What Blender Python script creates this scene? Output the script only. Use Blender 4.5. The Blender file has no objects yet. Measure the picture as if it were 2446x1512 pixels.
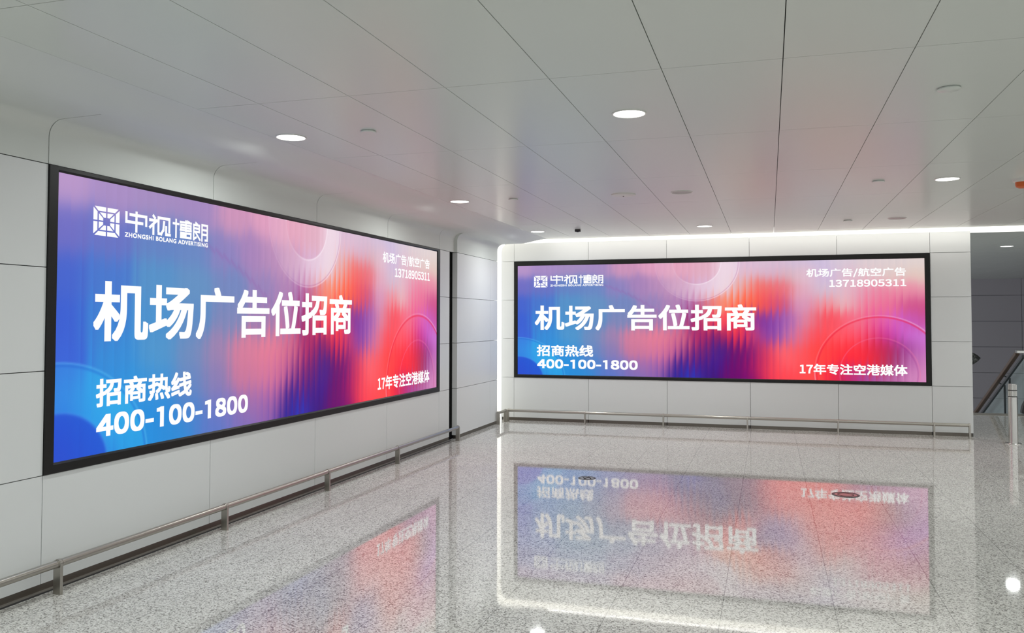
import bpy, bmesh, math, random
import numpy as np
from mathutils import Vector, Matrix

scene = bpy.context.scene
COL = scene.collection
rnd = random.Random(7)

# ------------------------------------------------------------------ camera, world, exposure
cam_d = bpy.data.cameras.new('camera')
cam = bpy.data.objects.new('camera', cam_d)
COL.objects.link(cam)
cam_d.sensor_fit = 'HORIZONTAL'
cam_d.sensor_width = 36.0
cam_d.lens = 1989.26 / 2446 * 36.0
cam_d.shift_x = (1223 - 1235.09) / 2446
cam_d.shift_y = (702.56 - 756) / 2446
cam_d.clip_start = 0.05
yaw, pitch, roll = -0.2937, 0.0326, 0.0006
fx, fy = math.sin(yaw), math.cos(yaw)
fwd = Vector((fx * math.cos(pitch), fy * math.cos(pitch), math.sin(pitch)))
right = Vector((fy, -fx, 0.0))
up = right.cross(fwd)
r3 = right * math.cos(roll) + up * math.sin(roll)
u3 = up * math.cos(roll) - right * math.sin(roll)
cam.matrix_world = Matrix(((r3.x, u3.x, -fwd.x, 0.0), (r3.y, u3.y, -fwd.y, 0.0), (r3.z, u3.z, -fwd.z, 1.6), (0, 0, 0, 1)))
scene.camera = cam

world = bpy.data.worlds.new('world')
scene.world = world
world.use_nodes = True
world.node_tree.nodes['Background'].inputs[0].default_value = (0.93, 0.97, 1.0, 1)
world.node_tree.nodes['Background'].inputs[1].default_value = 0.9      # added ambient fill, entering by the assumed open end behind the viewer

vs = scene.view_settings
vs.view_transform = 'Standard'
vs.look = 'None'
vs.gamma = 1.0
vs.exposure = 0.0
vs.use_curve_mapping = False

LAMP_W = 17.0        # one recessed downlight
STRIP_E = 1.1        # luminous strip
SPREAD = math.radians(170)
LAMP_C = (0.955, 0.995, 0.985)
WASH_W = 12.0        # linear lamp of the ceiling strip that washes the far wall

# ------------------------------------------------------------------ helpers
def lin(c):
    c = c / 255.0
    return c / 12.92 if c <= 0.04045 else ((c + 0.055) / 1.055) ** 2.4
def rgb(r, g, b): return (lin(r), lin(g), lin(b), 1.0)

def mat(name, color=None, rough=0.5, metal=0.0, spec=0.5, emit=None, estr=0.0, ior=None):
    m = bpy.data.materials.new(name)
    m.use_nodes = True
    p = m.node_tree.nodes['Principled BSDF']
    if color: p.inputs['Base Color'].default_value = color
    p.inputs['Roughness'].default_value = rough
    p.inputs['Metallic'].default_value = metal
    p.inputs['Specular IOR Level'].default_value = spec
    if ior: p.inputs['IOR'].default_value = ior
    if emit:
        p.inputs['Emission Color'].default_value = emit
        p.inputs['Emission Strength'].default_value = estr
    return m
def nodes(m): return m.node_tree.nodes, m.node_tree.links, m.node_tree.nodes['Principled BSDF']

def box(bm, x0, x1, y0, y1, z0, z1, mi=0):
    v = [bm.verts.new((x, y, z)) for x in (x0, x1) for y in (y0, y1) for z in (z0, z1)]
    for f in ((0, 1, 3, 2), (4, 6, 7, 5), (0, 4, 5, 1), (2, 3, 7, 6), (0, 2, 6, 4), (1, 5, 7, 3)):
        bm.faces.new([v[i] for i in f]).material_index = mi

def prism(bm, prof, axis, a0, a1, mi=0, smooth=False, caps=True):
    """closed 2D outline pushed along an axis; prof holds the two other coordinates in axis order"""
    def P(p, a):
        return {'x': (a, p[0], p[1]), 'y': (p[0], a, p[1]), 'z': (p[0], p[1], a)}[axis]
    A = [bm.verts.new(P(p, a0)) for p in prof]
    B = [bm.verts.new(P(p, a1)) for p in prof]
    n = len(prof)
    for i in range(n):
        f = bm.faces.new((A[i], A[(i + 1) % n], B[(i + 1) % n], B[i])); f.material_index = mi; f.smooth = smooth
    if caps:
        bm.faces.new(A[::-1]).material_index = mi
        bm.faces.new(B).material_index = mi

def ribbon(bm, path, axis, a0, a1, thick, mi=0):
    """open path given a thickness and pushed along an axis"""
    n = len(path); off = []
    for i in range(n):
        p, q = path[max(0, i - 1)], path[min(n - 1, i + 1)]
        dx, dy = q[0] - p[0], q[1] - p[1]; l = math.hypot(dx, dy)
        off.append((path[i][0] - dy / l * thick, path[i][1] + dx / l * thick))
    def P(p, a):
        return {'x': (a, p[0], p[1]), 'y': (p[0], a, p[1])}[axis]
    rows = [[bm.verts.new(P(p, a)) for p in line] for line in (path, off) for a in (a0, a1)]
    F0, F1, B0, B1 = rows
    for i in range(n - 1):
        for q in ((F0[i], F0[i + 1], F1[i + 1], F1[i]), (B0[i + 1], B0[i], B1[i], B1[i + 1])):
            f = bm.faces.new(q); f.material_index = mi; f.smooth = True
        bm.faces.new((F0[i], B0[i], B0[i + 1], F0[i + 1])).material_index = mi
        bm.faces.new((F1[i], F1[i + 1], B1[i + 1], B1[i])).material_index = mi
    for i in (0, n - 1):
        bm.faces.new((F0[i], F1[i], B1[i], B0[i])).material_index = mi

def lathe(bm, prof, c=(0, 0, 0), seg=40, mi=0):
    """profile of (radius, z) turned round the z axis"""
    rings = []
    for r, z in prof:
        if r < 1e-6: rings.append([bm.verts.new((c[0], c[1], c[2] + z))])
        else: rings.append([bm.verts.new((c[0] + r * math.cos(2 * math.pi * k / seg), c[1] + r * math.sin(2 * math.pi * k / seg), c[2] + z)) for k in range(seg)])
    for A, B in zip(rings, rings[1:]):
        for k in range(seg):
            k2 = (k + 1) % seg
            if len(A) == 1 and len(B) == 1: continue
            if len(A) == 1: f = bm.faces.new((A[0], B[k2], B[k]))
            elif len(B) == 1: f = bm.faces.new((A[k], A[k2], B[0]))
            else: f = bm.faces.new((A[k], A[k2], B[k2], B[k]))
            f.material_index = mi; f.smooth = True

def tube(bm, p, q, r, seg=20, mi=0):
    p, q = Vector(p), Vector(q); d = (q - p).normalized()
    a = d.orthogonal().normalized(); b = d.cross(a)
    A, B = [[bm.verts.new(o + a * r * math.cos(2 * math.pi * k / seg) + b * r * math.sin(2 * math.pi * k / seg)) for k in range(seg)] for o in (p, q)]
    for k in range(seg):
        f = bm.faces.new((A[k], A[(k + 1) % seg], B[(k + 1) % seg], B[k])); f.smooth = True; f.material_index = mi
    bm.faces.new(A[::-1]).material_index = mi; bm.faces.new(B).material_index = mi

def obj(name, bm, mats, parent=None, bevel=0.0, auto=False):
    me = bpy.data.meshes.new(name)
    bmesh.ops.recalc_face_normals(bm, faces=bm.faces)
    for ed in bm.edges:                                   # keep corners crisp where smooth faces meet flat ends
        if len(ed.link_faces) == 2 and ed.calc_face_angle(0.0) > math.radians(38): ed.smooth = False
    bm.to_mesh(me); bm.free()
    for m in (mats if isinstance(mats, (list, tuple)) else [mats]): me.materials.append(m)
    o = bpy.data.objects.new(name, me)
    COL.objects.link(o)
    if parent: o.parent = parent
    if bevel:
        b = o.modifiers.new('bevel', 'BEVEL'); b.width = bevel; b.segments = 2; b.limit_method = 'ANGLE'; b.angle_limit = math.radians(50)
    return o

def tag(o, label, cat, group=None):
    o['label'] = label; o['category'] = cat
    if group: o['group'] = group
    return o
def thing(name, label, cat, loc=(0, 0, 0), rotz=0.0, group=None):
    o = bpy.data.objects.new(name, None); COL.objects.link(o)
    o.empty_display_size = 0.2
    o.location = loc; o.rotation_euler = (0, 0, rotz)
    return tag(o, label, cat, group)
def struct(name, bm, mats, **k):
    o = obj(name, bm, mats, **k); o['kind'] = 'structure'; return o
def copy_tree(o, parent=None):
    c = o.copy(); COL.objects.link(c)
    if parent: c.parent = parent
    for ch in list(o.children): copy_tree(ch, c)
    return c

# ------------------------------------------------------------------ materials
def panel_mat(name, col, rough, spec=0.5, wob=0.02):
    m = mat(name, col, rough, spec=spec)
    n, l, p = nodes(m)
    tc = n.new('ShaderNodeTexCoord'); nz = n.new('ShaderNodeTexNoise'); nz.inputs['Scale'].default_value = 0.8; nz.inputs['Detail'].default_value = 3
    mr = n.new('ShaderNodeMapRange'); mr.inputs['To Min'].default_value = rough - wob; mr.inputs['To Max'].default_value = rough + wob
    l.new(tc.outputs['Object'], nz.inputs['Vector']); l.new(nz.outputs['Fac'], mr.inputs['Value']); l.new(mr.outputs['Result'], p.inputs['Roughness'])
    return m
M_wall = panel_mat('white_enamel_panel', rgb(221, 223, 222), 0.38, 0.3)
M_ceil = panel_mat('satin_ceiling_panel', rgb(213, 218, 212), 0.24, 0.045, 0.02)
M_cove = panel_mat('matt_cove_panel', rgb(213, 217, 212), 0.5, 0.2)
M_joint = mat('panel_joint', rgb(52, 52, 50), 0.9, spec=0.1)
M_seam = mat('wall_panel_joint', rgb(128, 128, 126), 0.9, spec=0.1)
M_slot = mat('dark_slot', rgb(12, 12, 12), 0.9, spec=0.1)
M_far = panel_mat('grey_far_panel', rgb(182, 178, 184), 0.5, 0.2)
M_white = mat('white_plastic', rgb(215, 215, 210), 0.45)
M_offwhite = mat('greyed_plastic', rgb(176, 176, 170), 0.5)
M_dark = mat('dark_plastic', rgb(40, 40, 40), 0.5)
M_frame = mat('black_anodised', rgb(30, 30, 29), 0.42, spec=0.25)
M_orange = mat('orange_plastic', rgb(205, 95, 25), 0.4)
M_lit = mat('lit_diffuser', rgb(240, 240, 235), 0.5, emit=(1, 0.985, 0.95, 1), estr=7.0)
M_strip = mat('luminous_strip', rgb(240, 240, 232), 0.5, emit=(1.0, 0.975, 0.91, 1), estr=STRIP_E)
M_text = mat('white_lettering', (0, 0, 0, 1), 0.6, spec=0.1, emit=(1, 1, 1, 1), estr=1.0)
M_lip = mat('floor_lip', rgb(160, 155, 148), 0.35, 0.6)
M_wood = mat('wood_handrail', rgb(88, 64, 46), 0.4)
M_rail2 = mat('dark_rail', rgb(58, 62, 64), 0.4, 0.5)

def steel_mat(name, col, rough):
    m = mat(name, col, rough, 1.0)
    n, l, p = nodes(m)
    tc = n.new('ShaderNodeTexCoord'); mp = n.new('ShaderNodeMapping'); mp.inputs['Scale'].default_value = (60, 60, 4)
    nz = n.new('ShaderNodeTexNoise'); nz.inputs['Scale'].default_value = 6; nz.inputs['Detail'].default_value = 4
    mr = n.new('ShaderNodeMapRange'); mr.inputs['To Min'].default_value = rough - 0.06; mr.inputs['To Max'].default_value = rough + 0.08
    l.new(tc.outputs['Object'], mp.inputs['Vector']); l.new(mp.outputs['Vector'], nz.inputs['Vector'])
    l.new(nz.outputs['Fac'], mr.inputs['Value']); l.new(mr.outputs['Result'], p.inputs['Roughness'])
    return m
M_steel = steel_mat('brushed_steel', rgb(176, 172, 164), 0.30)
M_base = steel_mat('dark_steel_plinth', rgb(112, 106, 99), 0.36)
M_chrome = steel_mat('bright_steel', rgb(205, 203, 198), 0.2)

# polished granite with grey speckle and fine slab joints
M_floor = mat('polished_granite', None, 0.035, spec=0.5, ior=1.6)
n, l, p = nodes(M_floor)
tc = n.new('ShaderNodeTexCoord')
vo = n.new('ShaderNodeTexVoronoi'); vo.inputs['Scale'].default_value = 135
l.new(tc.outputs['Object'], vo.inputs['Vector'])
sep = n.new('ShaderNodeSeparateColor'); l.new(vo.outputs['Color'], sep.inputs['Color'])
rp = n.new('ShaderNodeValToRGB'); rp.color_ramp.interpolation = 'LINEAR'
e = rp.color_ramp.elements
e[0].position = 0.0; e[0].color = rgb(118, 115, 110)
e[1].position = 1.0; e[1].color = rgb(236, 235, 230)
for pos, c in ((0.16, rgb(148, 145, 140)), (0.30, rgb(196, 193, 187)), (0.7, rgb(220, 218, 213))):
    k = e.new(pos); k.color = c
l.new(sep.outputs['Red'], rp.inputs['Fac'])
nz = n.new('ShaderNodeTexNoise'); nz.inputs['Scale'].default_value = 1.1; nz.inputs['Detail'].default_value = 5
l.new(tc.outputs['Object'], nz.inputs['Vector'])
mr = n.new('ShaderNodeMapRange'); mr.inputs['From Min'].default_value = 0.3; mr.inputs['From Max'].default_value = 0.7
mr.inputs['To Min'].default_value = 0.93; mr.inputs['To Max'].default_value = 1.05
l.new(nz.outputs['Fac'], mr.inputs['Value'])
sx = n.new('ShaderNodeSeparateXYZ'); l.new(tc.outputs['Object'], sx.inputs['Vector'])
def M(op, a, b=None):
    q = n.new('ShaderNodeMath'); q.operation = op
    for i, v in enumerate((a, b)):
        if v is None: continue
        if isinstance(v, (int, float)): q.inputs[i].default_value = v
        else: l.new(v, q.inputs[i])
    return q.outputs[0]
def joint(c, off, step, w):
    t = M('FRACT', M('DIVIDE', M('SUBTRACT', c, off - 100 * step), step))
    return M('LESS_THAN', M('ABSOLUTE', M('SUBTRACT', t, 0.5)), w / step)   # joints sit half a step off the offset
jx = joint(sx.outputs['X'], -3.265 + 0.3, 0.6, 0.0022)
jy = joint(sx.outputs['Y'], 6.75 + 0.6, 1.2, 0.0022)
jj = M('SUBTRACT', 1.0, M('MULTIPLY', M('MAXIMUM', jx, jy), 0.5))
mx = n.new('ShaderNodeVectorMath'); mx.operation = 'SCALE'
l.new(rp.outputs['Color'], mx.inputs[0]); l.new(M('MULTIPLY', mr.outputs['Result'], jj), mx.inputs['Scale'])
l.new(mx.outputs['Vector'], p.inputs['Base Color'])

# the advertisement: colours come from the screen mesh's own colour attribute
M_screen = mat('advert_screen', (0, 0, 0, 1), 0.5, spec=0.1)
n, l, p = nodes(M_screen)
at = n.new('ShaderNodeAttribute'); at.attribute_name = 'advert'
l.new(at.outputs['Color'], p.inputs['Emission Color']); p.inputs['Emission Strength'].default_value = 1.0

M_glass = mat('balustrade_glass', rgb(200, 225, 222), 0.03, ior=1.45)
nodes(M_glass)[2].inputs['Transmission Weight'].default_value = 0.0
nodes(M_glass)[2].inputs['Alpha'].default_value = 0.22
M_leaf = mat('stand_in_leaf', rgb(24, 26, 24), 0.45)
n, l, p = nodes(M_leaf)
vz = n.new('ShaderNodeTexNoise'); vz.inputs['Scale'].default_value = 26; vz.inputs['Detail'].default_value = 2
tc = n.new('ShaderNodeTexCoord'); l.new(tc.outputs['Object'], vz.inputs['Vector'])
rp = n.new('ShaderNodeValToRGB'); rp.color_ramp.elements[0].position = 0.52; rp.color_ramp.elements[0].color = rgb(16, 17, 16)
rp.color_ramp.elements[1].position = 0.66; rp.color_ramp.elements[1].color = rgb(92, 95, 92)
l.new(vz.outputs['Fac'], rp.inputs['Fac']); l.new(rp.outputs['Color'], p.inputs['Base Color'])

# ------------------------------------------------------------------ the setting
XL, YB, ZC = -4.122, 12.951, 2.905
XE = 2.703                         # right end of the back wall
EDGE = 16.4                        # floor edge at the stair
# floor
bm = bmesh.new()
box(bm, -4.6, XE, -14, 13.7, -0.3, 0)
box(bm, XE, 13, -14, EDGE, -0.3, 0)
struct('floor', bm, M_floor)
# ribbed nosing along the floor edge
bm = bmesh.new()
for k in range(7): box(bm, XE, 13, EDGE - 0.44 + k * 0.06, EDGE - 0.405 + k * 0.06, 0, 0.004)
struct('trim_3', bm, M_lip)

# ceiling panels 0.6 x 1.63 m with open joints under a dark void
bm = bmesh.new()
xs = [-3.36] + [-2.922 + 0.6 * k for k in range(0, 28)]
ys = [4.30 + 1.63 * k for k in range(-7, 16)]
g = 0.0022
for x0, x1 in zip(xs, xs[1:]):
    for y0, y1 in zip(ys, ys[1:]):
        for c0, c1 in ((y0, min(y1, 12.79)), (max(y0, 13.24), y1)):
            if c1 - c0 > 0.02: box(bm, x0 + g, x1 - g, c0 + g, c1 - g, ZC, ZC + 0.03)
box(bm, -4.6, 13.5, -7.2, 29, ZC + 0.05, ZC + 0.12, 1)
struct('ceiling', bm, [M_ceil, M_joint])

# left wall: enamel panels (an opening is left for the billboard), dark backing
PY = [3.935 + 1.546 * k for k in range(-6, 5)]
PZ = [0.05, 0.685, 1.303, 1.921, 2.54]
g = 0.0025
bm = bmesh.new()
for y0, y1 in zip(PY, PY[1:]):
    for z0, z1 in zip(PZ, PZ[1:]):
        if y0 > 3.9 and z0 > 0.6: continue
        box(bm, XL - 0.03, XL, y0 + g, y1 - g, z0 + (g if z0 > 0.1 else 0), z1 - g)
for z0, z1 in zip(PZ, PZ[1:]):
    box(bm, XL - 0.03, XL, 10.119 + g, 10.48, z0 + (g if z0 > 0.1 else 0), z1 - g)
    for y0, y1 in ((10.66, 12.06), (12.06, 12.42)):
        box(bm, XL - 0.03, XL + 0.043, y0 + g, y1 - g, z0 + (g if z0 > 0.1 else 0), z1 - g)
box(bm, XL - 0.16, XL - 0.05, -6, 12.42, 0, 2.75, 1)
box(bm, XL - 0.05, XL - 0.03, 10.48, 10.66, 0, 2.54, 2)
struct('wall_left', bm, [M_wall, M_seam, M_slot])

# cove over the left wall: upright band, rounded into a low soffit, then a soft ramp up to the ceiling
bm = bmesh.new()
arc = [(XL + 0.10 - 0.10 * math.cos(t), 2.705 + 0.10 * math.sin(t)) for t in [math.pi / 2 * k / 10 for k in range(11)]]
p1 = [(XL, 2.543)] + arc + [(-3.74, 2.812)]
s = lambda t: t * t * (3 - 2 * t)
p2 = [(-3.74 + 0.38 * k / 16, 2.812 + 0.093 * s(k / 16)) for k in range(17)]
seams = PY + [10.66, 12.42]
for y0, y1 in zip(seams, seams[1:]):
    ribbon(bm, [(q[0] + (0.043 if y0 > 10.5 and q[0] < -3.8 else 0.0), q[1]) for q in p1], 'y', y0 + (0.003 if y0 < 10.5 else -0.002), y1 - 0.003, 0.012 if y0 < 10.5 else 0.056)   # flush with the panels below
ribbon(bm, p2, 'y', PY[0], 12.79, 0.012)
for v in bm.verts:                                        # the ramp's end is cut on the skew to meet the soffit's end
    if abs(v.co.y - 12.79) < 1e-4: v.co.y = 12.418 + (12.79 - 12.418) * min(1, max(0, (v.co.x + 3.74) / 0.38))
ribbon(bm, [(q[0] - 0.016, q[1] + 0.016) for q in p1], 'y', PY[0], 12.42, 0.01, 1)
struct('trim_1', bm, [M_cove, M_joint])

# back wall slab: panels with a rounded upper left corner, standing off from the luminous strip
bm = bmesh.new()
BX = [-3.967 + 1.2302 * k for k in range(6)]
BX = BX[:5] + [2.188]
BZ = [0.05, 0.693, 1.319, 1.945, 2.572]
ZT = 2.866; xl = -4.18
for z0, z1 in zip(BZ, BZ[1:]):
    for x0, x1 in [(xl, BX[0])] + list(zip(BX, BX[1:])) + [(BX[5], XE)]:
        if x0 > -4.0 and x1 < 2.5 and z0 > 0.6: continue
        box(bm, x0 + (g if x0 > xl else 0), x1 - (g if x1 < XE else 0), YB, YB + 0.03, z0 + (g if z0 > 0.1 else 0), z1 - g)
for x0, x1 in list(zip(BX, BX[1:])) + [(BX[5], XE)]:
    box(bm, x0 + g, x1 - (g if x1 < XE else 0), YB, YB + 0.03, 2.572 + g, ZT)
R = 0.12
corner = [(BX[0] - g, 2.572 + g), (BX[0] - g, ZT)] + [(xl + R - R * math.sin(t), ZT - R + R * math.cos(t)) for t in [math.pi / 2 * k / 10 for k in range(11)]] + [(xl, 2.572 + g)]
prism(bm, corner, 'y', YB, YB + 0.03)
core = [(xl + 0.01, 0.0), (XE - 0.005, 0.0), (XE - 0.005, ZT - 0.01), (xl + R, ZT - 0.01), (xl + 0.04, ZT - 0.05), (xl + 0.01, ZT - R)]
prism(bm, core, 'y', YB + 0.05, YB + 0.62, 0)
box(bm, BX[0], 2.18, YB + 0.045, YB + 0.05, 0.1, 2.8, 1)
box(bm, XE - 0.03, XE, YB + 0.03, YB + 0.65, 0.05, ZT)
struct('wall_back', bm, [M_wall, M_seam])

# far wall beyond the stair, an added side wall and the lower level
bm = bmesh.new()
fz = [-3.0, -2.3, -1.52, -0.73, 0.04, 0.83, 1.61, 2.40, ZC + 0.03]
fxs = [-0.7 + 2.67 * k for k in range(0, 6)]
for x0, x1 in zip(fxs, fxs[1:]):
    for z0, z1 in zip(fz, fz[1:]): box(bm, x0 + 0.005, x1 - 0.005, 28.5, 28.54, z0 + 0.005, z1 - 0.005)
box(bm, -1, 13.2, 28.56, 28.7, -3, 3.1, 1)
struct('wall_far', bm, [M_far, M_joint])
bm = bmesh.new(); box(bm, 12.65, 12.85, 13.3, 28.5, -3, ZC + 0.05); struct('wall_light_block', bm, M_far)  # unseen wall added to shut light out of the far zone
bm = bmesh.new(); box(bm, -1, 13, 13.8, 28.6, -3.2, -3.0); struct('floor_lower', bm, M_far)
bm = bmesh.new()
for k in range(15): box(bm, 4.3, 6.6, EDGE + 0.36 * k, EDGE + 0.36 * (k + 1), -3.0, -0.155 * (k + 1))
struct('floor_stair', bm, M_far)

# recessed steel plinths
bm = bmesh.new()
box(bm, XL - 0.05, XL - 0.012, -6, 10.5, 0, 0.05); box(bm, XL - 0.02, XL + 0.03, 10.68, 12.42, 0, 0.05)
box(bm, XL - 0.012, XL + 0.012, -6, 10.5, 0, 0.007, 1)
box(bm, XL + 0.012, XL + 0.034, -6, 10.5, 0, 0.002, 2)
struct('baseboard_left', bm, [M_base, M_lip, M_dark])
bm = bmesh.new()
for x0, x1 in zip([xl + 0.02] + BX[1:5] + [2.19], BX[1:5] + [2.19, XE]): box(bm, x0, x1 - 0.012, YB + 0.008, YB + 0.05, 0, 0.05)
box(bm, xl, XE, YB + 0.02, YB + 0.05, 0, 0.05, 1)
struct('baseboard_back', bm, [M_base, M_dark])

# luminous strip: up the corner, round, and on along the ceiling
bm = bmesh.new()
xs0, zt, R = -4.30, 2.93, 0.19
path = [(xs0, 0.0), (xs0, zt - R)] + [(xs0 + R - R * math.cos(t), zt - R + R * math.sin(t)) for t in [math.pi / 2 * k / 12 for k in range(1, 12)]] + [(xs0 + R, zt), (12.6, zt)]
ribbon(bm, path, 'y', 12.425, 13.30, 0.02)
box(bm, xs0 + R - 0.02, 12.6, 12.985, 13.24, 2.868, zt + 0.005)      # its drop behind the wall's upper edge
strip = obj('light_strip', bm, M_strip)
tag(strip, 'glowing white light strip running up the far corner and along the ceiling edge', 'light strip')
ld = bpy.data.lights.new('strip_lamp', 'AREA'); ld.shape = 'RECTANGLE'; ld.size = 6.3; ld.size_y = 0.10; ld.energy = WASH_W; ld.color = (1.0, 0.98, 0.93)
lo = bpy.data.objects.new('strip_lamp', ld); COL.objects.link(lo); lo.location = (-0.2, 12.735, 2.8995); lo.rotation_euler = (math.radians(8), 0, 0)

# ------------------------------------------------------------------ the advertisement picture, shared by both billboards
SW, SH = 6.02, 1.755
CTRL = '4 980 185 150 200;72 976 168 140 195;142 972 165 140 192;223 967 165 138 192;284 963 205 148 185;374 958 222 158 190;433 954 228 166 190;491 950 224 172 192;548 947 235 205 220;604 943 220 190 215;659 940 215 180 210;4 808 112 110 195;66 805 105 115 195;145 802 100 130 195;208 800 105 135 195;269 797 140 130 190;330 795 165 130 185;374 793 185 140 185;433 791 205 155 190;491 789 218 178 208;548 786 232 205 218;590 785 225 180 170;631 783 240 115 105;670 781 235 100 110;4 646 70 100 205;66 645 72 120 205;145 643 85 145 200;208 642 100 145 195;284 641 115 135 190;359 639 150 130 185;418 638 175 130 180;476 637 170 95 162;505 637 240 130 120;547 636 250 140 110;603 635 255 110 80;658 634 235 80 100;4 484 60 95 210;66 484 62 130 210;145 485 75 145 205;207 485 95 140 195;284 485 125 135 185;359 485 160 125 175;418 485 180 120 170;467 485 145 45 115;504 486 230 60 90;547 486 255 80 90;589 486 255 60 70;631 486 140 60 160;669 486 160 90 180;4 344 60 100 215;82 346 55 140 215;145 347 80 150 205;207 349 110 140 190;253 350 160 130 175;314 351 215 125 155;374 352 230 125 150;432 353 215 110 140;476 354 180 40 100;518 355 120 30 110;561 356 220 40 80;603 357 250 60 80;644 358 150 70 170;4 216 55 115 220;66 218 50 140 222;98 219 45 148 220;145 221 60 145 215;207 223 100 135 195;253 225 140 125 180;314 227 205 120 155;373 229 215 120 155;417 231 200 100 150;461 233 120 40 120;504 234 110 30 115;532 235 50 35 150;561 236 110 15 105;589 237 110 20 105;630 239 235 70 95;4 87 45 85 215;50 89 42 110 220;97 92 40 145 222;145 94 40 140 220;207 98 75 130 205;268 101 125 120 190;329 104 170 110 170;388 107 190 105 165;432 110 80 30 130;475 112 90 25 125;518 114 60 30 150;560 117 105 10 105;602 119 130 10 100;630 120 230 60 90;657 122 255 80 90;4 12 60 80 205;49 15 42 95 215;113 19 38 145 222;176 23 45 140 215;253 28 90 120 200;314 31 125 110 185;373 35 140 100 175;417 38 45 30 140;461 41 40 60 195;504 43 60 20 120;560 47 110 5 105;616 51 200 30 80;657 53 255 75 85;593 1009 215 185 210;647 1005 215 195 210;700 1001 210 190 215;766 997 205 190 220;818 993 215 200 215;881 988 220 205 210;931 985 222 208 210;995 980 224 210 208;592 882 225 180 195;647 879 215 180 200;687 877 215 180 190;739 874 225 190 205;779 872 205 185 220;830 869 222 190 205;881 866 225 195 200;931 864 225 200 195;994 860 225 200 190;592 745 250 130 120;633 744 250 90 90;673 742 235 120 130;726 740 225 170 190;778 739 210 190 210;830 737 225 185 200;868 736 230 150 175;905 734 235 130 160;955 733 235 140 165;994 731 230 150 170;592 628 255 110 70;619 627 255 90 70;646 627 240 70 90;673 627 190 90 140;726 626 215 150 185;778 625 240 140 150;829 624 230 185 190;867 623 240 120 150;917 622 235 110 150;967 621 210 85 140;994 621 205 80 135;619 492 130 50 150;646 492 110 45 155;672 492 140 75 170;699 492 190 120 180;738 492 225 140 165;772 492 245 80 90;803 492 250 80 95;841 492 250 110 130;854 492 240 110 140;892 492 235 90 150;929 492 220 100 190;966 492 200 90 190;993 492 200 80 150;591 375 240 50 80;618 375 150 60 150;645 376 120 60 165;672 376 150 90 175;699 377 200 120 175;725 377 240 110 125;764 378 255 70 80;803 378 255 90 100;841 379 255 85 105;879 380 240 70 110;916 381 200 50 150;953 381 205 100 205;993 382 205 120 215;591 258 90 20 120;613 259 110 20 130;640 260 230 60 90;672 261 250 110 120;711 262 250 90 100;764 264 255 70 70;815 266 255 55 65;853 267 255 50 65;891 268 230 40 70;916 269 180 40 90;953 270 150 60 140;992 272 200 110 195;591 141 110 5 110;618 143 120 10 120;639 144 240 60 85;685 146 255 100 110;724 148 255 80 85;776 151 255 65 65;828 153 255 40 60;873 156 255 40 55;898 157 220 40 60;928 158 150 60 120;965 160 180 100 165;994 162 205 130 190;590 15 100 0 110;607 16 110 10 120;644 19 240 50 80;698 23 255 70 80;750 26 255 75 75;802 30 255 40 55;822 31 200 30 90;840 32 170 60 150;878 35 165 80 155;928 38 185 105 165;977 42 205 130 185;996 43 215 140 190'
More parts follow.
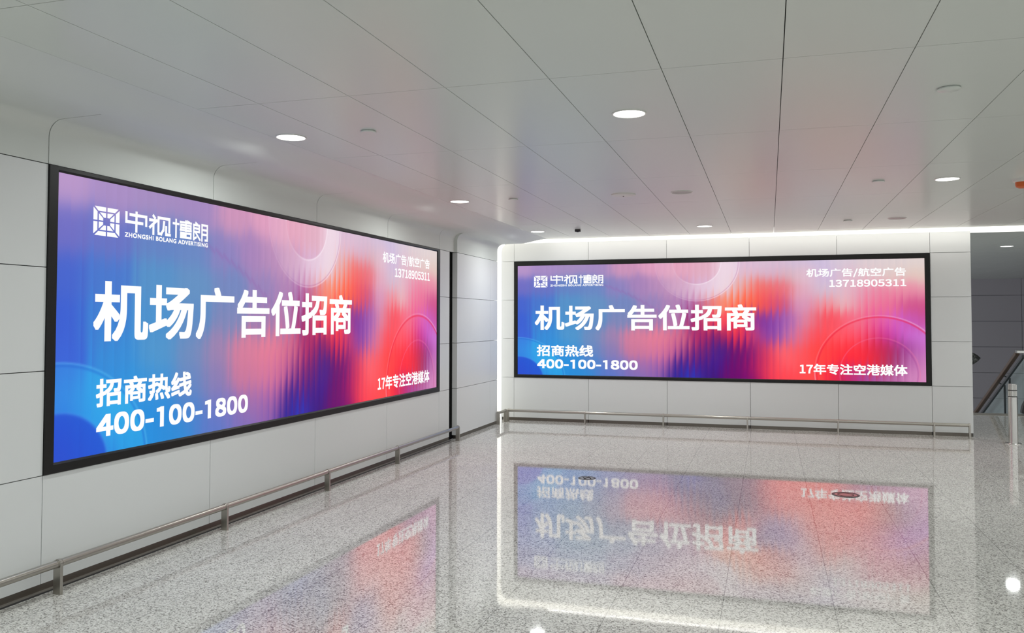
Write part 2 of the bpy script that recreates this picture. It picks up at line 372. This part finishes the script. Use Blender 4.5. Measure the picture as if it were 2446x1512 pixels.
def advert_colours(U, V):
    c = np.array([[float(t) for t in e.split()] for e in CTRL.split(';')])
    cu, cv, cc = c[:, 0] / 1000, c[:, 1] / 1000, c[:, 2:] / 255
    NF = 64
    ph = U * NF; t = ph - np.floor(ph); k = np.floor(ph).astype(int)
    rs = np.random.RandomState(3); jit = rs.uniform(-1, 1, NF + 2)[np.clip(k, 0, NF + 1)]; amp = (rs.uniform(0.25, 1, NF + 2) ** 1.2)[np.clip(k, 0, NF + 1)]
    # ribbed glass: every flute magnifies sideways and shears the picture up and down
    u = U + (t - 0.5) * 0.015 * amp
    strong = (0.045 + 0.16 * np.exp(-((U - 0.52) / 0.13) ** 2) + 0.10 * np.exp(-((U - 0.86) / 0.10) ** 2)) * (1 - 0.6 * np.clip((V - 0.6) / 0.3, 0, 1))
    v = V - (t ** 1.5 - 0.4) * strong * amp + 0.010 * jit
    out = np.zeros(U.shape + (3,)); wsum = np.zeros(U.shape)
    for i in range(len(cu)):
        d = ((u - cu[i]) / 0.021) ** 2 + ((v - cv[i]) / 0.058) ** 2
        w = np.exp(-0.5 * d) + 2e-5 / (1 + d)
        out += w[..., None] * cc[i]; wsum += w
    out /= wsum[..., None]
    out *= (1 + 0.035 * (t - 0.45) * amp)[..., None]
    def blend(mask, col):
        nonlocal out
        out = out * (1 - mask[..., None]) + np.array(col) / 255 * mask[..., None]
    def radius(cx, cy, rx, ry): return np.sqrt(((U - cx) / rx) ** 2 + ((V - cy) / ry) ** 2)
    def sm(a, b, x):
        q = np.clip((x - a) / (b - a), 0, 1); return q * q * (3 - 2 * q)
    def line(r, w): return np.exp(-((r - 1) / w) ** 2)
    ang = lambda cx, cy: np.arctan2((V - cy) * 0.32, (U - cx))
    # pale ring hanging from the top edge
    ro, ri = radius(0.4739, 0.997, 0.1046, 0.3305), radius(0.4739, 0.997, 0.0587, 0.1829)
    a = ang(0.4739, 0.997); right_side = sm(-2.6, -0.9, a)
    ring = sm(0.985, 0.97, ro) * sm(0.98, 1.03, ri)
    blend(ring * (0.10 + 0.42 * right_side), (240, 225, 236))
    blend(line(ro, 0.012) * (0.15 + 0.5 * right_side), (246, 226, 240)); blend(line(ro / 0.975, 0.010) * (0.1 + 0.35 * right_side), (190, 140, 185))
    blend(line(ri / 1.02, 0.022) * (0.1 + 0.65 * right_side), (247, 230, 242))
    # blue ring in the lower left corner
    ro, ri = radius(0.0026, -0.0367, 0.1281, 0.3757), radius(0.0026, -0.0367, 0.0687, 0.2038)
    a = ang(0.0026, -0.0367)
    ring = sm(1.0, 0.985, ro) * sm(0.97, 1.03, ri)
    blend(ring * (0.30 + 0.35 * np.exp(-((a - 0.75) / 0.5) ** 2)), (52, 182, 238))
    blend(sm(1.02, 0.93, ri) * 0.55, (36, 78, 205))
    blend(line(ro, 0.011) * 0.45, (90, 190, 245)); blend(line(ro / 0.975, 0.014) * 0.4, (35, 95, 205))
    blend(line(ri, 0.03) * 0.3, (70, 150, 235))
    # red and violet ring in the lower right corner
    ro, ri = radius(0.9003, 0.0642, 0.1463, 0.4725), radius(0.8991, 0.0595, 0.0866, 0.2882)
    a = ang(0.9003, 0.0642)
    rt = sm(1.9, 0.9, a)
    blend(line(ro, 0.009) * (0.25 + 0.35 * rt), (250, 190, 215)); blend(line(ro / 0.972, 0.013) * 0.55, (236, 32, 62))
    blend(line(ri / 1.02, 0.014) * 0.4, (240, 120, 165)); blend(line(ri / 0.97, 0.02) * 0.25 * rt, (150, 40, 120))
    # faint ribbed curve sweeping down from the name
    vc = 0.83 - 0.36 * np.clip((U - 0.2) / 0.22, 0, 1) ** 1.6
    on = sm(0.19, 0.23, U) * sm(0.42, 0.36, U)
    blend(np.exp(-((V - vc + 0.02 * (t - 0.5)) / 0.012) ** 2) * on * 0.22, (150, 90, 165))
    out = np.clip(out, 0, 1)
    return np.where(out <= 0.04045, out / 12.92, ((out + 0.055) / 1.055) ** 2.4)

def screen_mesh():
    NX, NZ = 900, 220
    x = np.linspace(-SW / 2, SW / 2, NX + 1); z = np.linspace(0, SH, NZ + 1)
    X, Z = np.meshgrid(x, z)
    nv = X.size
    co = np.zeros((nv + 8, 3)); co[:nv, 0] = X.ravel(); co[:nv, 2] = Z.ravel()
    # slim housing behind the picture
    hb = [(-SW / 2, 0.0005, 0), (SW / 2, 0.0005, 0), (SW / 2, 0.0005, SH), (-SW / 2, 0.0005, SH)]
    for i, (a, b, c) in enumerate(hb): co[nv + i] = (a, b, c); co[nv + 4 + i] = (a, 0.02, c)
    i = (np.arange(NZ)[:, None] * (NX + 1) + np.arange(NX)[None, :]).ravel()
    quads = np.stack([i, i + 1, i + NX + 2, i + NX + 1], 1)
    h = nv
    extra = np.array([[h, h + 3, h + 2, h + 1], [h + 4, h + 5, h + 6, h + 7], [h, h + 1, h + 5, h + 4], [h + 1, h + 2, h + 6, h + 5], [h + 2, h + 3, h + 7, h + 6], [h + 3, h, h + 4, h + 7]])
    q = np.concatenate([quads, extra]).astype(np.int32)
    me = bpy.data.meshes.new('screen')
    me.vertices.add(len(co)); me.vertices.foreach_set('co', co.astype(np.float32).ravel())
    me.loops.add(q.size); me.loops.foreach_set('vertex_index', q.ravel())
    me.polygons.add(len(q)); me.polygons.foreach_set('loop_start', np.arange(0, q.size, 4, dtype=np.int32))
    me.polygons.foreach_set('material_index', np.concatenate([np.zeros(len(quads)), np.ones(6)]).astype(np.int32))
    me.update(calc_edges=True)
    at = me.color_attributes.new('advert', 'FLOAT_COLOR', 'POINT')
    rgba = np.ones((len(co), 4), np.float32)
    rgba[:nv, :3] = advert_colours((X / SW + 0.5), Z / SH).reshape(-1, 3)
    at.data.foreach_set('color', rgba.ravel())
    me.materials.append(M_screen); me.materials.append(M_frame)
    return me

try:      # the CJK face that comes with Blender; the built-in font falls back to it anyway
    CJK = bpy.data.fonts.load(bpy.utils.system_resource('DATAFILES', path='fonts') + '/Noto Sans CJK Regular.woff2')
except Exception:
    CJK = None
def text_mesh(body, rect, bold=0.012, space=1.0, cjk=True, plain_one=False):
    """lettering as flat pieces filling rect (x0, x1, z0, z1), measured from the screen's lower left corner;
    bold = stroke gain in metres, from overlapping offset outlines"""
    c = bpy.data.curves.new('lettering', 'FONT'); c.body = body; c.space_character = space; c.resolution_u = 6
    if cjk and CJK: c.font = CJK
    o = bpy.data.objects.new('lettering', c); COL.objects.link(o)
    dg = bpy.context.evaluated_depsgraph_get()
    src = bpy.data.meshes.new_from_object(o.evaluated_get(dg))
    bpy.data.objects.remove(o); bpy.data.curves.remove(c)
    n = len(src.vertices); co = np.zeros(n * 3, np.float32); src.vertices.foreach_get('co', co); co = co.reshape(-1, 3)
    faces = [tuple(p.vertices) for p in src.polygons]
    if plain_one:                                         # a figure one without its foot serif
        root = list(range(n))
        def find(i):
            while root[i] != i: i = root[i]
            return i
        for f in faces:
            for v in f[1:]: root[find(v)] = find(f[0])
        isl = {}
        for i in range(n): isl.setdefault(find(i), []).append(i)
        full = co[:, 1].max()
        for ids in isl.values():
            p_ = co[ids]; foot = p_[p_[:, 1] < 1e-3 + 0.0]
            top_ = p_[p_[:, 1] > full * 0.93]
            if len(foot) == 2 and np.ptp(foot[:, 0]) > full * 0.4 and np.ptp(top_[:, 0]) < full * 0.25:
                x1_ = top_[:, 0].max(); w_ = full * 0.125
                for i in ids:
                    if co[i, 1] < full * 0.2: co[i, 0] = min(max(co[i, 0], x1_ - w_), x1_)
    bpy.data.meshes.remove(src)
    lo, hi = co.min(0), co.max(0)
    x0, x1, z0, z1 = rect
    nx = (co[:, 0] - lo[0]) / (hi[0] - lo[0]) * (x1 - x0 - 2 * bold) + x0 + bold - SW / 2
    nz = (co[:, 1] - lo[1]) / (hi[1] - lo[1]) * (z1 - z0 - 2 * bold) + z0 + bold
    vs_, fs_ = [], []
    ring = [(0.0, 0.0)] + [(bold * p_ / 3, bold * q_ / 3) for p_ in range(-3, 4) for q_ in range(-3, 4) if max(abs(p_), abs(q_)) == 3]
    for q, (dx, dz) in enumerate(ring):
        vs_ += [(a + dx, -0.0014 - 0.00001 * q, b_ + dz) for a, b_ in zip(nx.tolist(), nz.tolist())]
        fs_ += [tuple(v + q * n for v in f) for f in faces]
    me = bpy.data.meshes.new('lettering'); me.from_pydata(vs_, [], fs_); me.update()
    me.materials.append(M_text)
    return me

def strokes_mesh(name, polys, rect):
    bm = bmesh.new()
    x0, x1, z0, z1 = rect
    for poly in polys:
        bm.faces.new([bm.verts.new((x0 + x * (x1 - x0) - SW / 2, -0.0015, z0 + z * (z1 - z0))) for x, z in poly])
    me = bpy.data.meshes.new(name); bm.to_mesh(me); bm.free(); me.materials.append(M_text)
    return me

def stroke(pts, th, asp):
    """a polyline as butted bars; asp is the drawn width over height of the unit box"""
    out = []
    for (ax, ay), (bx, by) in zip(pts, pts[1:]):
        dx, dy = (bx - ax) * asp, by - ay; L = math.hypot(dx, dy); dx /= L; dy /= L
        e = th / 2; px, py = -dy * e, dx * e
        A = (ax * asp - dx * e, ay - dy * e); B = (bx * asp + dx * e, by + dy * e)
        out.append([((A[0] + px) / asp, A[1] + py), ((A[0] - px) / asp, A[1] - py), ((B[0] - px) / asp, B[1] - py), ((B[0] + px) / asp, B[1] + py)])
    return out

def name_polys():
    W = 0.866 / 0.132          # whole word, width over height
    chars = [
        (0.0, 0.245, [[(.06, .90), (.06, .46), (.76, .46)], [(.24, .84), (.94, .84), (.94, .40)], [(.5, .97), (.5, .03)]]),
        (0.262, 0.515, [[(.20, .97), (.26, .88)], [(.05, .74), (.34, .74), (.05, .36)], [(.20, .52), (.20, .03)], [(.43, .22), (.43, .92), (.94, .92), (.94, .24)],
                        [(.69, .72), (.66, .30), (.56, .07), (.44, .07)], [(.79, .46), (.79, .07), (.97, .07)]]),
        (0.545, 0.775, [[(.02, .76), (.30, .76)], [(.16, .97), (.16, .03)], [(.40, .90), (.99, .90)], [(.80, .98), (.88, .94)], [(.70, .97), (.70, .44)], [(.42, .75), (.98, .75)], [(.42, .60), (.98, .60)], [(.42, .75), (.42, .5)], [(.98, .75), (.98, .5)],
                        [(.40, .46), (.99, .46)], [(.42, .30), (.98, .30), (.98, .06), (.42, .06), (.42, .30)], [(.42, .18), (.7, .18)]]),
        (0.795, 1.0, [[(.20, .98), (.28, .92)], [(.06, .03), (.06, .86), (.42, .86), (.42, .48), (.06, .48)], [(.06, .67), (.42, .67)], [(.08, .06), (.22, .16)], [(.20, .42), (.46, .05)],
                      [(.60, .03), (.60, .92), (.95, .92), (.95, .06), (.82, .06)], [(.60, .64), (.95, .64)], [(.60, .38), (.95, .38)]]),
    ]
    polys = []
    for a, b, sts in chars:
        for s_ in sts:
            for pl in stroke(s_, 0.155 if a < 0.5 else 0.125, (b - a) * W): polys.append([(a + x * (b - a), y) for x, y in pl])
    return polys

def mark_polys():
    polys = []
    for ro, ri, gd, gm in ((1.0, 0.70, 0.085, 0.05), (0.60, 0.27, 0.07, 0.05)):
        a = [(-ro + gd, ro), (-gm, ro), (-gm, ri), (-ri + gd - 0.02, ri)]
        for mirror in (1, -1):
            q = [(x * mirror, y) for x, y in a]
            for k in range(4):
                polys.append([(x / 2 + 0.5, y / 2 + 0.5) for x, y in q]); q = [(-y, x) for x, y in q]
    return polys

SCREEN = screen_mesh()
R_ = lambda a, b, c, d: (a * SW / 6.046, b * SW / 6.046, c, d)
MARK = strokes_mesh('logo_mark', mark_polys(), R_(0.276, 0.50, 1.402, 1.589))
NAME = strokes_mesh('lettering', name_polys(), R_(0.549, 1.415, 1.459, 1.591))
TEXTS = [
    text_mesh('ZHONGSHI BOLANG ADVERTISING', R_(0.549, 1.415, 1.415, 1.447), 0.0015, 1.15, False),
    text_mesh('机场广告位招商', R_(0.29, 3.739, 0.715, 1.114), 0.0105),
    text_mesh('招商热线', R_(0.322, 1.249, 0.297, 0.480), 0.0055),
    text_mesh('400-100-1800', R_(0.329, 1.955, 0.103, 0.250), 0.0075, 1.0, True, True),
    text_mesh('机场广告/航空广告', R_(4.455, 5.803, 1.498, 1.632), 0.0030),
    text_mesh('13718905311', R_(4.772, 5.806, 1.360, 1.464), 0.0035),
    text_mesh('17年专注空港媒体', R_(4.348, 5.806, 0.083, 0.240), 0.0045),
]

def billboard(label, loc, rotz, outer):
    """outer = frame extents round the screen's lower centre: left, right, bottom, top"""
    t = thing('billboard', label, 'billboard', loc, rotz, 'backlit advertising billboards')
    L, Rr, Bt, Tp = outer
    F, S = -0.012, 0.0         # front of the frame, plane of the picture
    bm = bmesh.new()
    w, h = SW / 2, SH
    O = [(-L, -Bt), (Rr, -Bt), (Rr, Tp), (-L, Tp)]
    I1 = [(-w - 0.012, -0.012), (w + 0.012, -0.012), (w + 0.012, h + 0.012), (-w - 0.012, h + 0.012)]
    I2 = [(-w, 0), (w, 0), (w, h), (-w, h)]
    rings = [[bm.verts.new((x, y, z)) for x, z in ring] for ring, y in ((O, 0.03), (O, F + 0.004), ([(x * 0.9993, z + (0.003 if z < 0 else -0.003)) for x, z in O], F), (I1, F), (I2, S - 0.001), (I2, 0.03))]
    for A, B in zip(rings, rings[1:] + rings[:1]):
        for k in range(4): bm.faces.new((A[k], A[(k + 1) % 4], B[(k + 1) % 4], B[k]))
    obj('frame', bm, M_frame, t)
    sc = bpy.data.objects.new('screen', SCREEN); COL.objects.link(sc); sc.parent = t
    for nm, me in [('logo_mark', MARK), ('lettering', NAME)] + [('lettering', m) for m in TEXTS]:
        o = bpy.data.objects.new(nm, me); COL.objects.link(o); o.parent = sc
    return t
# left wall: reads from the near end to the far end
billboard('large backlit billboard with blue, pink and red gradient advert on the left wall', (XL + 0.0, 7.021, 0.749), math.pi / 2, (3.086, 3.098, 0.064, 1.790))
billboard('wide backlit billboard with blue, pink and red gradient advert on the far wall', (-0.895, YB, 0.743), 0.0, (3.072, 3.079, 0.050, 1.829))

# ------------------------------------------------------------------ bumper rails
RZ, RR = 0.178, 0.0225
def post(name, parent, x, y, along):
    """flat steel bar, rounded over the tube; along = axis of the tube"""
    bm = bmesh.new()
    prof = [(-0.027, 0.0), (0.027, 0.0), (0.027, RZ)] + [(0.027 * math.cos(t), RZ + 0.027 * math.sin(t)) for t in [math.pi * k / 12 for k in range(1, 12)]] + [(-0.027, RZ)]
    if along == 'y': prism(bm, [(x + a, b) for a, b in prof], 'y', y - 0.010, y + 0.010)
    else: prism(bm, [(y + a, b) for a, b in prof], 'x', x - 0.010, x + 0.010)
    return obj(name, bm, M_steel, parent, 0.002)
def rail(label, posts, along, group='low steel bumper rails along the walls'):
    t = thing('bumper_rail', label, 'bumper rail', (0, 0, 0), 0, group)
    for x, y in posts: post('post', t, x, y, along)
    for (x0, y0), (x1, y1) in zip(posts, posts[1:]):
        bm = bmesh.new()
        d = Vector((x1 - x0, y1 - y0, 0)).normalized() * 0.010
        tube(bm, Vector((x0, y0, RZ)) + d, Vector((x1, y1, RZ)) - d, RR)
        for q, sgn in (((x0, y0), 1), ((x1, y1), -1)):            # slim collar beside each post
            c0 = Vector((q[0], q[1], RZ)) + d * (1.35 * sgn); tube(bm, c0, c0 + d * (0.5 * sgn), RR + 0.0022)
        obj('tube', bm, M_steel, t)
    return t
XR = XL + 0.118
rail('long low stainless steel bumper rail along the left wall under the large billboard', [(XR, 0.85), (XR, 2.39), (XR, 3.945), (XR, 5.51), (XR, 7.06), (XR, 8.61), (XR, 10.50)], 'y')
rail('very short steel bumper rail on two posts in the corner before the light strip', [(XR - 0.03, 12.33), (XR - 0.03, 12.70)], 'y')
YR = YB - 0.19
rail('long low stainless steel bumper rail along the far wall under the wide billboard', [(-4.005, YR), (-2.754, YR), (-1.545, YR), (-0.318, YR), (0.93, YR), (2.175, YR), (2.615, YR)], 'x')

# ------------------------------------------------------------------ bollard
t = thing('bollard', 'stainless steel bollard with ribbed top standing on the floor right of the far wall', 'bollard', (3.05, 12.38, 0))
bm = bmesh.new(); lathe(bm, [(0, 0), (0.098, 0), (0.098, 0.006), (0.092, 0.012), (0.060, 0.014), (0, 0.014)]); obj('base_plate', bm, M_chrome, t)
bm = bmesh.new(); lathe(bm, [(0, 0.012), (0.056, 0.012), (0.056, 0.61), (0.050, 0.615), (0, 0.615)]); obj('post', bm, M_chrome, t)
bm = bmesh.new(); lathe(bm, [(0.0, 0.610), (0.047, 0.612), (0.047, 0.782), (0, 0.782)], seg=20)
for k in range(20):
    a = 2 * math.pi * k / 20; tube(bm, (0.047 * math.cos(a), 0.047 * math.sin(a), 0.615), (0.047 * math.cos(a), 0.047 * math.sin(a), 0.776), 0.005, 8)
obj('ribbed_top', bm, M_chrome, t)
for z in (0.618, 0.700):
    bm = bmesh.new(); lathe(bm, [(0.046, z - 0.005), (0.0545, z - 0.005), (0.0545, z + 0.005), (0.046, z + 0.005), (0.046, z - 0.005)]); obj('ring', bm, M_dark, t)['label'] = 'dark ring'

# ------------------------------------------------------------------ ceiling fittings
def downlight(label, x, y, lit=True):
    t = thing('downlight', label, 'downlight', (x, y, ZC), 0, 'round recessed downlights' if lit else 'unlit recessed downlights')
    bm = bmesh.new(); lathe(bm, [(0.098, 0.0), (0.109, 0.0), (0.109, -0.004), (0.102, -0.007), (0.098, -0.005), (0.098, 0.0)], seg=48); obj('trim_ring', bm, M_white, t)
    bm = bmesh.new(); lathe(bm, [(0, -0.0030), (0.099, -0.0030), (0.099, -0.0005), (0, -0.0005)], seg=48); obj('diffuser', bm, M_lit if lit else M_offwhite, t)
    if lit:
        ld = bpy.data.lights.new('downlight_lamp', 'AREA'); ld.shape = 'DISK'; ld.size = 0.19; ld.energy = LAMP_W; ld.color = LAMP_C; ld.spread = SPREAD
        lo = bpy.data.objects.new('downlight_lamp', ld); COL.objects.link(lo); lo.parent = t; lo.location = (0, 0, -0.012)
    return t
downlight('large lit round downlight over the near half of the left billboard', -3.236, 5.155)
downlight('largest lit round downlight, nearest the middle of the ceiling', -0.829, 5.170)
downlight('lit round downlight above the right end of the left billboard', -3.213, 8.463)
downlight('small lit round downlight in the corner by the vertical light strip', -3.210, 11.64)
downlight('small lit round downlight above the middle of the wide far billboard', -0.833, 11.62)
downlight('lit round downlight at the right, above the end of the far wall', 1.572, 8.39)
downlight('small lit round downlight in the dim ceiling beyond the light strip', 3.952, 16.22)
downlight('unlit round recessed downlight, the greyish disc in the middle of the ceiling', -0.834, 8.497, False)
downlight('faint unlit recessed downlight close to the light strip over the right of the far billboard', 1.56, 11.42, False)
# the same grid of lamps goes on behind and beside the viewer
for y in (5.16, 1.92, -1.32, -4.56):
    for x in (-3.23, -0.83, 1.57, 3.97, 6.37, 8.77):
        if y > 5 and x < 2.0: continue
        ld = bpy.data.lights.new('downlight_lamp', 'AREA'); ld.shape = 'DISK'; ld.size = 0.19; ld.energy = LAMP_W; ld.color = LAMP_C; ld.spread = SPREAD
        lo = bpy.data.objects.new('downlight_lamp', ld); COL.objects.link(lo); lo.location = (x, y, ZC - 0.012)
for y in (8.42, 11.6):
    for x in (3.97, 6.37, 8.77):
        ld = bpy.data.lights.new('downlight_lamp', 'AREA'); ld.shape = 'DISK'; ld.size = 0.19; ld.energy = LAMP_W; ld.color = LAMP_C; ld.spread = SPREAD
        lo = bpy.data.objects.new('downlight_lamp', ld); COL.objects.link(lo); lo.location = (x, y, ZC - 0.012)

def cover_plate(label, x, y, r=0.053):
    bm = bmesh.new(); lathe(bm, [(0, -0.014), (r * 0.93, -0.014), (r, -0.011), (r, -0.006), (r * 0.86, -0.005), (r * 0.86, 0.0), (0, 0.0)], seg=36)
    o = obj('sprinkler_cover', bm, M_ceil); o.location = (x, y, ZC)
    return tag(o, label, 'ceiling fitting', 'small round ceiling covers')
cover_plate('small round white ceiling cover right of the large downlight over the left billboard', -2.621, 5.138)
cover_plate('small round white ceiling cover near the top right corner', 0.974, 5.114, 0.06)
cover_plate('tiny round ceiling cover in the bright reflection above the corner', -2.599, 8.451, 0.05)
cover_plate('small round ceiling cover left of the downlight at the right', 0.982, 8.332, 0.055)
cover_plate('tiny round ceiling cover close to the light strip, left of the faint unlit downlight', 0.983, 11.474, 0.055)
# speaker disc with a dark dot
t = thing('ceiling_speaker', 'wide shallow white ceiling disc with a dark dot at its centre', 'speaker', (-1.425, 8.495, ZC))
bm = bmesh.new(); lathe(bm, [(0, -0.016), (0.112, -0.014), (0.126, -0.007), (0.126, 0.0), (0, 0.0)], seg=48); obj('cover', bm, M_white, t)
bm = bmesh.new(); lathe(bm, [(0, -0.022), (0.008, -0.020), (0.008, -0.012), (0, -0.012)], seg=16); obj('dot', bm, M_dark, t)['label'] = 'dark dot'
# black sensor
t = thing('ceiling_sensor', 'small black box sensor under the ceiling between two small downlights', 'sensor', (-2.59, 11.54, ZC))
bm = bmesh.new(); box(bm, -0.038, 0.038, -0.03, 0.03, -0.034, 0); obj('housing', bm, M_dark, t, 0.005)
bm = bmesh.new(); lathe(bm, [(0, -0.040), (0.014, -0.038), (0.014, -0.033), (0, -0.033)], seg=16); obj('lens', bm, M_slot, t)
# orange alarm
t = thing('fire_alarm', 'orange ceiling alarm on a white base at the right edge', 'alarm', (2.235, 8.60, ZC))
bm = bmesh.new(); lathe(bm, [(0, -0.030), (0.070, -0.030), (0.082, -0.022), (0.086, 0.0), (0, 0.0)], seg=40); obj('base', bm, M_white, t)
bm = bmesh.new(); lathe(bm, [(0, -0.085), (0.035, -0.083), (0.056, -0.072), (0.062, -0.055), (0.062, -0.030), (0, -0.030)], seg=40); obj('alarm_cap', bm, M_orange, t)['label'] = 'orange cap'

# ------------------------------------------------------------------ floor outlets
def floor_plate(label, x, y, r, parts):
    t = thing('floor_outlet', label, 'floor outlet', (x, y, 0), 0.3, 'round metal floor outlets')
    bm = bmesh.new(); lathe(bm, [(r * 0.80, 0), (r, 0), (r, 0.002), (r * 0.97, 0.004), (r * 0.82, 0.004), (r * 0.80, 0.0025)], seg=48); obj('rim', bm, M_rail2, t)
    bm = bmesh.new(); lathe(bm, [(0, 0), (r * 0.80, 0), (r * 0.80, 0.0022), (0, 0.0022)], seg=48); obj('lid', bm, M_steel if parts else M_lip, t)
    bm = bmesh.new()
    if parts:
        lathe(bm, [(r * 0.52, 0.0022), (r * 0.60, 0.0022), (r * 0.60, 0.0042), (r * 0.52, 0.0042), (r * 0.52, 0.0022)], seg=40)
        obj('inner_ring', bm, M_rail2, t)
    else:
        for sx_ in (-1, 1):
            tube(bm, (sx_ * r * 0.38, -r * 0.55 * sx_, 0.003), (sx_ * r * 0.30, r * 0.45 * sx_, 0.003), 0.006, 8)
            tube(bm, (sx_ * r * 0.30, r * 0.45 * sx_, 0.003), (0, 0, 0.003), 0.006, 8)
        obj('latch', bm, M_rail2, t)
floor_plate('smaller round dark-rimmed floor outlet left of centre in the polished floor', -1.794, 8.40, 0.090, False)
floor_plate('larger round ringed metal floor outlet at the right in the polished floor', 0.663, 8.293, 0.122, True)

# ------------------------------------------------------------------ the stair beyond the floor edge
SL = 0.43
t = thing('stair_railing', 'glass stair railing with wooden handrail going down behind the floor edge', 'railing', (4.15, EDGE, 0))
def zrail(y): return 1.085 - SL * (y - 0.1)
def sloped(bm, x0, x1, y0, y1, f, th):
    prism(bm, [(y0, f(y0) - th), (y1, f(y1) - th), (y1, f(y1)), (y0, f(y0))], 'x', x0, x1)
bm = bmesh.new(); sloped(bm, -0.035, 0.035, 0.08, 7.2, zrail, 0.075); obj('handrail', bm, M_wood, t, 0.012)['label'] = 'brown wooden handrail'
bm = bmesh.new(); box(bm, -0.035, 0.25, -0.02, 0.10, 1.05, 1.10); obj('end_cap', bm, M_chrome, t, 0.006)
bm = bmesh.new(); sloped(bm, -0.02, 0.02, -0.26, 7.2, lambda y: zrail(y) - 0.21, 0.055); obj('lower_rail', bm, M_rail2, t, 0.008)
bm = bmesh.new(); prism(bm, [(0.1, zrail(0.1) - 1.0), (7.2, zrail(7.2) - 1.0), (7.2, zrail(7.2) - 0.03), (0.1, zrail(0.1) - 0.03)], 'x', 0.13, 0.142); obj('glass_panel', bm, M_glass, t)
for y in (1.0, 1.36, 3.2, 5.2):
    bm = bmesh.new(); tube(bm, (0.095, y, zrail(y) - 1.25), (0.095, y, zrail(y) - 0.14), 0.018)
    tube(bm, (0.095, y, zrail(y) - 0.15), (0.0, y, zrail(y) - 0.10), 0.010, 10); obj('post', bm, M_rail2, t)
bm = bmesh.new(); prism(bm, [(0.05, -0.35), (7.2, -0.35 - SL * 7.15), (7.2, -0.02 - SL * 7.15), (0.05, -0.02)], 'x', 0.03, 0.16); obj('stringer', bm, M_base, t)

t = thing('stair_guard', 'dark rounded guard on a pale foot behind the bollard at the floor edge', 'guard', (4.42, EDGE - 0.18, 0))
bm = bmesh.new()
prof = [(-0.30, 0.03)] + [(-0.02 - 0.28 * math.cos(a), 0.03 + 0.34 * math.sin(a)) for a in [math.pi / 2 * k / 12 for k in range(1, 13)]] + [(0.35, 0.37), (0.35, 0.03)]
prism(bm, prof, 'y', -0.06, 0.06); obj('shield', bm, M_dark, t, 0.01)
bm = bmesh.new(); box(bm, -0.19, 0.36, -0.08, 0.08, 0.0, 0.035); obj('foot', bm, M_white, t, 0.006)['label'] = 'pale foot'

# made-up plant standing for an unidentified dark shape at the wall end, one leaf tip in view
t = thing('stand_in_plant', 'dark mottled pointed shape, made up as a plant leaf, poking out past the end of the white wall', 'plant', (2.62, 15.0, 0))
bm = bmesh.new(); lathe(bm, [(0, 0), (0.15, 0), (0.20, 0.40), (0.21, 0.42), (0.18, 0.42), (0.17, 0.36), (0, 0.36)]); obj('pot', bm, M_dark, t)
bm = bmesh.new(); tube(bm, (0, 0, 0.35), (0.03, 0, 0.98), 0.014, 10); tube(bm, (0, 0.01, 0.35), (-0.12, 0.06, 1.05), 0.012, 10); obj('stem', bm, M_leaf, t)
def leaf(base, tip, width, droop):
    base, tip = Vector(base), Vector(tip); d = tip - base; side = Vector((0, 0, 1)).cross(d).normalized(); upv = d.cross(side).normalized()
    bm = bmesh.new(); N = 14; rows = []
    for layer in (0.004, -0.004):
        for k in range(N + 1):
            q = k / N; w = width * (math.sin(math.pi * min(1, q * 0.93 + 0.07)) ** 0.72) * (1 if q < 1 else 0.02)
            c = base + d * q + upv * (droop * math.sin(math.pi * q))
            rows.append([bm.verts.new(c + upv * (0.5 * w * m) * 0.97 + side * (0.12 * w * (1 - abs(m))) + side * layer) for m in (-1, -0.5, 0, 0.5, 1)])
    h = N + 1
    for off in (0, h):
        for k in range(N):
            for j in range(4):
                f = bm.faces.new((rows[off + k][j], rows[off + k][j + 1], rows[off + k + 1][j + 1], rows[off + k + 1][j])); f.smooth = True
    for k in range(N):
        for j in (0, 4): bm.faces.new((rows[k][j], rows[k + 1][j], rows[h + k + 1][j], rows[h + k][j]))
    for k in (0, N):
        for j in range(4): bm.faces.new((rows[k][j], rows[k][j + 1], rows[h + k][j + 1], rows[h + k][j]))
    return obj('leaf', bm, M_leaf, t)
leaf((0.03, 0, 0.98), (0.632, 0.0, 1.014), 0.31, 0.0)
leaf((-0.12, 0.06, 1.05), (-0.55, 0.1, 1.18), 0.24, 0.06)
leaf((0.0, 0.0, 0.80), (0.30, 0.25, 1.05), 0.20, 0.05)
leaf((-0.05, 0.03, 0.72), (-0.42, -0.1, 0.80), 0.22, 0.05)
